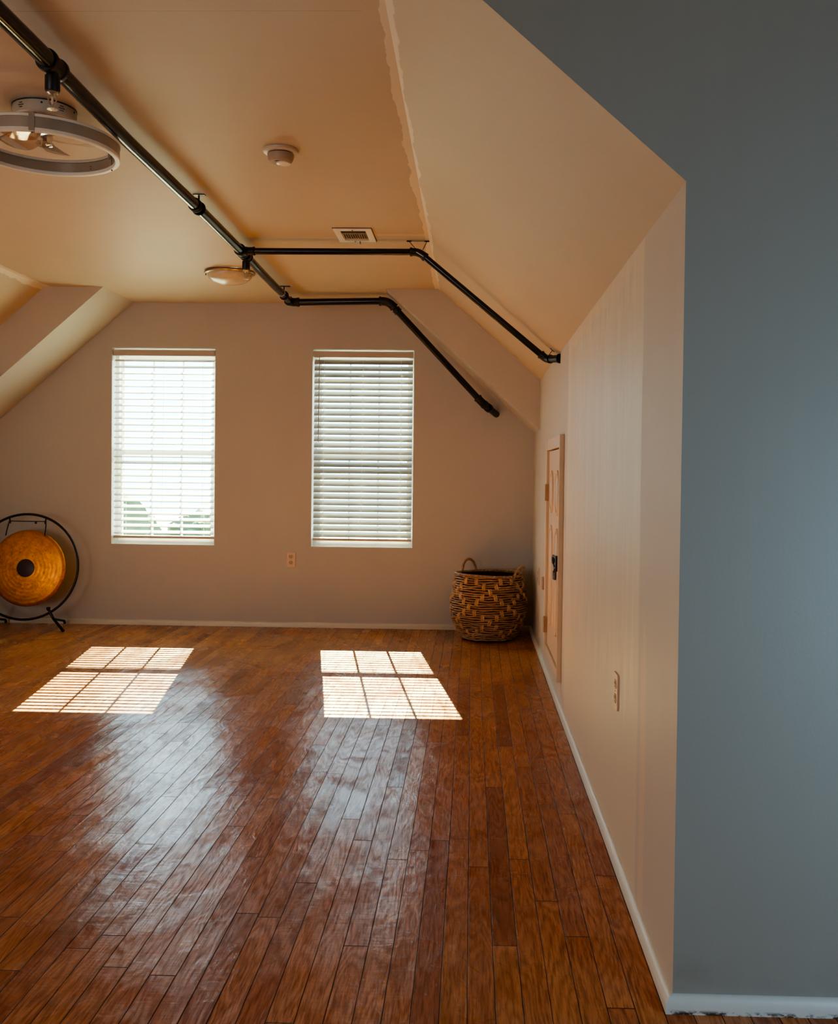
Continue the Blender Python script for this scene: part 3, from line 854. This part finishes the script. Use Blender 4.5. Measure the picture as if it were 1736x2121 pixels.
# feet
for s in (-1, 1):
    a = math.radians(-59); top = gp(s*HR*math.cos(a), HR*.985*math.sin(a))
    kn = top+Vector((s*.025, 0, -.045))
    bm = NB()
    tube(bm, [top+Vector((-s*.006, 0, .016)), top, kn], [.009, .010, .009], 10)
    tube(bm, [kn+Vector((0, -.004, .004)), Vector((s*.33, -.150, .012)), Vector((s*.335, -.158, .011))], [.0095, .0095, .010], 12)
    tube(bm, [kn, Vector((s*.212, .150, .030)), Vector((s*.212, .158, .011))], [.008, .008, .010], 12)
    lg = link('leg', bm, MAT_BLK, G, 60)
    bm = NB(); tube(bm, [top+Vector((-s*.010, 0, .012)), top+Vector((-s*.012, 0, .026)), top+Vector((-s*.012, 0, .036))], [.008, .016, .012], 10); link('clamp_knob', bm, MAT_BLK, lg, 60)

# ------------------------------------------------------------------ woven basket
BK = empty('wicker_basket', (.120, 6.50, 0), 'big round woven wicker basket with two loop handles in the right corner', 'basket')
def wick(name, c0, c1, c2):
    t = NT(name)
    p = t.obj(); n = t.noise(t.scale(p, (1, 1, 1)), 18, 4, .7); m = t.noise(t.scale(p, (1, 1, 2)), 90, 3)
    g = t.n('ShaderNodeNewGeometry')
    c = t.mix(t.ss(n, .35, .65), c0, c1)
    c = t.mix(t.math('MULTIPLY', t.ss(m, .45, .7), .5), c, c2)
    try: c = t.mix(t.math('MULTIPLY', g.outputs['Random Per Island'], .55), c, c2)
    except Exception: pass
    t.bsdf(c, .42, 0, t.bump(m, .3, .003), .5)
    return t.m
MAT_W1 = wick('woven hyacinth', (.54, .34, .20), (.34, .19, .10), (.19, .09, .045))
MAT_W2 = wick('woven hyacinth strap', (.62, .41, .23), (.46, .28, .14), (.30, .16, .08))
MAT_W0 = simple('dark basket core', (.035, .014, .007), .8)
H = .440
def br(z):    # body radius at height
    pts = [(0, .172), (.03, .192), (.08, .222), (.14, .246), (.20, .2575), (.26, .2560), (.32, .246), (.38, .236), (.44, .226)]
    for (z0, r0), (z1, r1) in zip(pts, pts[1:]):
        if z <= z1: s = (z-z0)/(z1-z0); s = s*s*(3-2*s)*.4+s*.6; return r0+(r1-r0)*s
    return pts[-1][1]
bm = NB(); lathe(bm, [(0, .004), (.165, .004)]+[(br(z*.01)-.010, z*.01) for z in range(1, 44)]+[(br(.43)-.016, .432)]+[(br(z*.01)-.018, z*.01) for z in range(43, 1, -1)]+[(0, .014)], 64)
link('core', bm, MAT_W0, BK, 40)
NC = 36
def active(i, j):   # diamond pattern of vertical loops
    return ((i+j) % 6 in (0,)) or ((i-j) % 6 in (0,))
bm = NB(); rows = 29; rh = (H-.012)/rows
for j in range(rows):
    z = .010+(j+.5)*rh; r0 = br(z)-.004; pts = []
    S = NC*6
    ph = random.random()*6
    for k in range(S):
        a = 2*PI*k/S
        w_ = .0042*math.sin(NC/2*a*1.0+(PI if j % 2 else 0))+.0012*math.sin(7*a+ph)
        zz = .0016*math.sin(5*a+ph)+.0012*math.sin(13*a+ph*2)
        pts.append(Vector(((r0+w_)*math.cos(a), (r0+w_)*math.sin(a), z+zz)))
    tube(bm, pts, 1, 7, closed=True, flat=(.0078, .0056))
link('woven_body', bm, MAT_W1, BK, 70)
bm = NB(); JR = 12; jh = (H-.04)/JR
for j in range(JR):
    for i in range(NC):
        if not active(i, j): continue
        a0 = 2*PI*(i+.5*(j % 2)*0)/NC+random.uniform(-.03, .03)
        z0 = .018+j*jh; z1 = z0+jh*1.25
        tw = random.uniform(-.05, .05)
        for side in (-1, 1):
            pts = []
            for k in range(7):
                s = k/6; z = z0+(z1-z0)*s; r_ = br(z)+.0075*math.sin(s*PI)-.004
                a = a0+tw*(s-.5)+side*.026
                pts.append((r_*math.cos(a), r_*math.sin(a), z))
            tube(bm, pts, 1, 7, flat=(.0066, .0042))
link('strap_pattern', bm, MAT_W2, BK, 60)
bm = NB()
for q, ph in ((0, 0), (1, PI)):
    pts = []
    for k in range(240):
        a = 2*PI*k/240; tw = 46*a+ph
        pts.append(Vector(((.222+.005*math.cos(tw))*math.cos(a), (.222+.005*math.cos(tw))*math.sin(a), H-.002+.005*math.sin(tw)+.004*math.sin(2*a))))
    tube(bm, pts, .0058, 7, closed=True)
link('rim', bm, MAT_W1, BK, 70)
def handle(ac, half, hh, outw):
    pts = []
    n = 22
    for k in range(n+1):
        s = k/n*PI; u = math.cos(s)
        a = ac+u*half; r_ = .222+outw*math.sin(s)
        z = H-.03+(hh+.03)*math.sin(s)**.75
        pts.append(Vector((r_*math.cos(a), r_*math.sin(a), z)))
    bm = NB()
    core = pts
    tube(bm, core, .0075, 10)
    # wrapped cord
    fr = frames([p.copy() for p in core]); wr = []
    N = 240
    for k in range(N):
        f = k/(N-1)*(len(core)-1); i = min(int(f), len(core)-2); s = f-i
        c = core[i]*(1-s)+core[i+1]*s; t_, u_, v_ = fr[i]
        a = k*.80; wr.append(c+(u_*math.cos(a)+v_*math.sin(a))*.0075)
    tube(bm, wr, .0030, 5)
    return link('handle', bm, MAT_W2, BK, 60)
handle(math.radians(128), .27, .078, .004)
handle(math.radians(-30), .25, .060, .030)

# ------------------------------------------------------------------ access door in the knee wall
MAT_DOOR = simple('peach door paint', (.60, .46, .33), .5, var=.03)
MAT_CASE = simple('peach casing paint', (.64, .52, .39), .42, var=.03)
DR_ = empty('door_1', (W, (DY0+DY1)/2, DZ0), kind='structure')
dy = (DY0+DY1)/2
def rx(bm, x0, x1, y0, y1, z0, z1, bev=0): box(bm, x0-W, x1-W, y0-dy, y1-dy, z0-DZ0, z1-DZ0, bev)
bm = NB(); rx(bm, W-.004, W+.030, DY0+.004, DY1-.006, DZ0+.006, DZ1-.006, .0015)
leaf = link('door_leaf', bm, MAT_DOOR, DR_)
# raised panels with rounded ends: two columns, two rows
bm = NB()
def panel(y0, y1, z0, z1, round_bottom=True):
    r = (y1-y0)/2; yc_ = (y0+y1)/2; pts = []
    for k in range(13): a = PI*k/12; pts.append((yc_+r*math.cos(a), z1-r+r*math.sin(a)))
    if round_bottom:
        for k in range(13): a = PI+PI*k/12; pts.append((yc_+r*math.cos(a), z0+r+r*math.sin(a)))
    else: pts += [(y0, z0), (y1, z0)]
    def ringp(off, x): 
        out = []
        for (y, z) in pts:
            zc_ = (z0+z1)/2; sy_ = (r-off)/r; out.append((x-W, yc_+(y-yc_)*sy_-dy, zc_+(z-zc_)*(1-off/((z1-z0)/2))-DZ0))
        return out
    lv = [ringp(0, W-.0042), ringp(.004, W-.0115), ringp(.014, W-.0115), ringp(.019, W-.0045), ringp(.036, W-.0115)]
    rings_ = [[bm.verts.new(p) for p in l] for l in lv]; n = len(pts)
    for A, B in zip(rings_, rings_[1:]):
        for k in range(n): bm.faces.new((A[k], A[(k+1)%n], B[(k+1)%n], B[k]))
    bm.faces.new(rings_[-1])
for (y0, y1) in ((4.74, 4.92), (5.08, 5.26)):
    panel(y0, y1, .905, 1.135); panel(y0, y1, .30, .845)
link('raised_panels', bm, MAT_DOOR, leaf, 30)
bm = NB(); cw = .068; ct = .019
rx(bm, W-ct, W-.0003, DY0-cw, DY0, DZ0-.035, DZ1+cw*.85, .003)
rx(bm, W-ct, W-.0003, DY1, DY1+cw, DZ0-.035, DZ1+cw*.85, .003)
rx(bm, W-ct+.001, W-.0003, DY0, DY1, DZ1, DZ1+cw*.85, .002)
rx(bm, W-ct+.006, W-.0003, DY0, DY1, DZ0-.035, DZ0, .002)
rx(bm, W-ct-.004, W-ct+.004, DY0-cw, DY0-cw+.010, DZ0-.035, DZ1+cw*.85, .002)
link('door_casing', bm, MAT_CASE, DR_)
MAT_HINGE = simple('painted hinge', (.42, .28, .18), .35, .3)
for (z0, z1) in ((.965, 1.058), (.233, .320)):
    bm = NB(); rx(bm, W-ct-.003, W-ct+.001, DY1-.004, DY1+.034, z0, z1, .001); rx(bm, W-ct-.003, W-.004, DY1-.008, DY1-.002, z0, z1)
    tube(bm, [(-ct-.004, DY1-.004-dy, z0-DZ0), (-ct-.004, DY1-.004-dy, z1-DZ0)], .005, 8)
    hg = link('hinge', bm, MAT_HINGE, DR_)
    bm = NB()
    for f in (.25, .75): tube(bm, [(-ct-.003, DY1+.018-dy, z0+(z1-z0)*f-DZ0), (-ct-.0045, DY1+.018-dy, z0+(z1-z0)*f-DZ0)], .004, 8)
    link('screw', bm, MAT_DARK, hg)
# latch with curled handle and coiled cord hanging from it
LT = empty('door_latch', (W-.004, 4.80, .655), 'small black curled latch with a ribbed tail on the little access door', 'latch')
bm = NB()
box(bm, -.022, -.010, -.150, -.120, -.010, .065, .002)
pts = []
for k in range(20):
    a = math.radians(-60+k*17); pts.append((-.020, .0+.034*math.cos(a)*1.0, .035+.020*math.sin(a)))
tube(bm, pts, .0055, 8)
tube(bm, [(-.018, -.13, .050), (-.020, -.06, .056), (-.020, .0, .052)], .005, 8)
tube(bm, [(-.018, -.13, .004), (-.020, -.07, .000), (-.020, -.02, .014)], .005, 8)
link('handle', bm, MAT_BLK, LT, 60)
bm = NB()
tube(bm, [(-.018, -.07, .010), (-.018, -.03, -.022), (-.018, .01, -.034)], .004, 8)
for k in range(7):
    z = -.026-k*.006; tube(bm, [(-.013, -.045, z+.004), (-.020, -.010, z+.002), (-.016, .045, z)], .0032, 6)
tube(bm, [(-.011, 0, -.026), (-.011, 0, -.066)], .0055, 8)
link('ribbed_tail', bm, MAT_BLK, LT, 60)
bm = NB(); box(bm, -.012, .0, -.006, .006, .030, .042); link('mounting_post', bm, MAT_BLK, LT)

# ------------------------------------------------------------------ wall plates
MAT_PLATE = simple('ivory wall plate', (.66, .50, .37), .35, var=.03)
def outlet(loc, rz, label, mat=MAT_PLATE, h=.104, w=.064):
    root = empty('power_outlet', loc, label, 'outlet', rot=(0, 0, rz))
    bm = NB(); box(bm, -w/2, w/2, -.006, -.0002, -h/2, h/2, .002); pl = link('cover_plate', bm, mat, root)
    for z in (-.021, .021):
        bm = NB(); r = .0165
        pts = [(r*math.cos(a), max(-.0135, min(.0135, r*math.sin(a)))) for a in [2*PI*k/24 for k in range(24)]]
        prism(bm, [(x_, -.0062, z_+z) for x_, z_ in pts], 'y', (0, -.0016, 0))
        rc = link('receptacle', bm, simple('outlet face', (.50, .36, .25), .4), root)
        bm = NB()
        for x_ in (-.0065, .0065): box(bm, x_-.0012, x_+.0012, -.0084, -.0079, z-.001, z+.008)
        tube(bm, [(0, -.0078, z-.007), (0, -.0084, z-.007)], .0026, 8)
        link('slots', bm, MAT_DARK, rc)
    bm = NB(); tube(bm, [(0, -.006, 0), (0, -.0075, 0)], .003, 8); link('screw', bm, MAT_HINGE, root)
    return root
outlet((-1.284, D, .482), 0, 'flat wall outlet on the back wall between the two windows')
outlet((W, 2.82, .485), -PI/2, 'wall outlet seen edge-on, low on the nearest stretch of right wall')
outlet((W, 6.11, .468), -PI/2, 'slim pale wall outlet on the right wall just behind the basket', simple('wall coloured plate', (.60, .47, .36), .4, var=.03))
bm = NB(); box(bm, -.026, .0, -.035, .035, -.034, .034, .003)
o = link('outlet_box', bm, simple('mauve-brown box plastic', (.40, .27, .21), .5, var=.03), None, None, (W, 5.52, .490))
tag(o, 'small mauve-brown surface box on the right wall beside the access door hinge side', 'outlet box')

# little dents on the grey wall
# ------------------------------------------------------------------ outdoors
MAT_OUT = simple('pale sunlit ground', (.50, .50, .46), .9, var=.15, nscale=.3)
bm = NB(); poly(bm, [(-60, D+.4, -3.2), (60, D+.4, -3.2), (60, 90, -3.2), (-60, 90, -3.2)])
struct('ground_outside', bm, MAT_OUT)
t = NT('leaves'); n = t.noise(t.pos(), 3, 4); t.bsdf(t.mix(n, (.02, .045, .015), (.07, .11, .04)), .8); MAT_LEAF = t.m
MAT_BARK = simple('bark', (.08, .055, .04), .9, bump=.4)
def tree(x, y, h, r, label):
    root = empty('garden_tree', (x, y, -3.2), label, 'tree', 'trees outside the windows')
    bm = NB(); tube(bm, [(0, 0, 0), (.05, 0, h*.4), (0, .05, h*.75)], [.16, .12, .06], 10); link('trunk', bm, MAT_BARK, root, 60)
    bm = NB()
    for k in range(9):
        c = Vector((random.uniform(-.5, .5)*r, random.uniform(-.5, .5)*r, h*.72+random.uniform(-.3, .35)*r*1.2))
        q = bmesh.ops.create_icosphere(bm, subdivisions=3, radius=r*random.uniform(.42, .62), matrix=Matrix.Translation(c))
        for v in q['verts']:
            d = v.co-c; v.co = c+d*(1+.22*math.sin(v.co.x*9+v.co.z*7)*math.sin(v.co.y*8+v.co.z*5)+random.uniform(-.05, .05))
    link('foliage', bm, MAT_LEAF, root)
tree(-9.3, 24, 3.3, 1.5, 'dark leafy tree glimpsed through the lower slats of the left blind')
tree(-7.0, 26, 2.9, 1.2, 'smaller dark tree glimpsed through the left blind')

# ------------------------------------------------------------------ light
w = bpy.data.worlds.new('sky'); sc.world = w; w.use_nodes = True
nt = w.node_tree; nt.nodes.clear()
o_ = nt.nodes.new('ShaderNodeOutputWorld'); bg = nt.nodes.new('ShaderNodeBackground')
bg.inputs[0].default_value = (.46, .78, 1.0, 1); bg.inputs[1].default_value = 3.5
nt.links.new(bg.outputs[0], o_.inputs[0])

sun = bpy.data.lights.new('sun', 'SUN'); sun.energy = 30; sun.angle = math.radians(.2); sun.color = (.97, .98, .50)
so = bpy.data.objects.new('sun', sun); COL.objects.link(so)
sdir = Vector((.167, -1, -.726)).normalized()
so.rotation_euler = sdir.to_track_quat('-Z', 'Y').to_euler()
so.location = (0, 12, 6)

def area(name, loc, tgt, sx, sy, en, col, portal=False):
    l = bpy.data.lights.new(name, 'AREA'); l.shape = 'RECTANGLE'; l.size = sx; l.size_y = sy; l.energy = en; l.color = col
    if portal: l.cycles.is_portal = True
    ob = bpy.data.objects.new(name, l); COL.objects.link(ob); ob.location = loc
    ob.rotation_euler = (Vector(tgt)-Vector(loc)).to_track_quat('-Z', 'Y').to_euler()
    return ob
for i, (a, b) in enumerate(WINS):
    area('window_portal', ((a+b)/2, D+TH+.005, (WZ0+WZ1)/2), ((a+b)/2, 0, (WZ0+WZ1)/2), b-a, WZ1-WZ0, 1, (1, 1, 1), True)
area('entry_window_light', (XR-.05, .95, .80), (.7, 2.0, .75), .9, .9, 8.6, (.46, .78, 1.0))
area('entry_rear_fill_light', (-2.5, YB+.06, 1.25), (.6, 4, .9), 2.2, 1.9, 35, (1.0, .94, .88))  # added fill from behind the camera, no window there
area('room_side_fill_light', (XL+.06, 3.4, .6), (0, 3.6, .9), 3.0, .9, 7, (1, .93, .82))  # added fill along the unseen left wall, which has no window

# ------------------------------------------------------------------ camera
F_ = 2000.0; PX, PY = 923.054, 1019.336
pitch, yaw, roll = -0.0207, 0.0274, 0.0116
cam = bpy.data.cameras.new('camera'); co = bpy.data.objects.new('camera', cam); COL.objects.link(co); sc.camera = co
Fw = Vector((-math.sin(yaw)*math.cos(pitch), math.cos(yaw)*math.cos(pitch), math.sin(pitch)))
Rt = Vector((math.cos(yaw), math.sin(yaw), 0)); Up = Rt.cross(Fw)
R2 = Rt*math.cos(roll)+Up*math.sin(roll); U2 = -Rt*math.sin(roll)+Up*math.cos(roll)
mw_ = Matrix((R2, U2, -Fw)).transposed().to_4x4(); mw_.translation = Vector((0, 0, CAMH)); co.matrix_world = mw_
cam.sensor_fit = 'VERTICAL'; cam.sensor_height = 24.0; cam.sensor_width = 24.0*1736/2121
cam.lens = F_/2121*24.0
cam.shift_x = (868-PX)/2121; cam.shift_y = (PY-1060.5)/2121
cam.clip_start = .05; cam.clip_end = 300

sc.view_settings.view_transform = 'AgX'
sc.view_settings.look = 'AgX - Medium High Contrast'
sc.view_settings.exposure = 1.5
cy = sc.cycles
cy.max_bounces = 12; cy.diffuse_bounces = 6; cy.glossy_bounces = 4; cy.transmission_bounces = 8; cy.transparent_max_bounces = 16
cy.sample_clamp_indirect = 8; cy.use_denoising = True; cy.caustics_reflective = False; cy.caustics_refractive = False
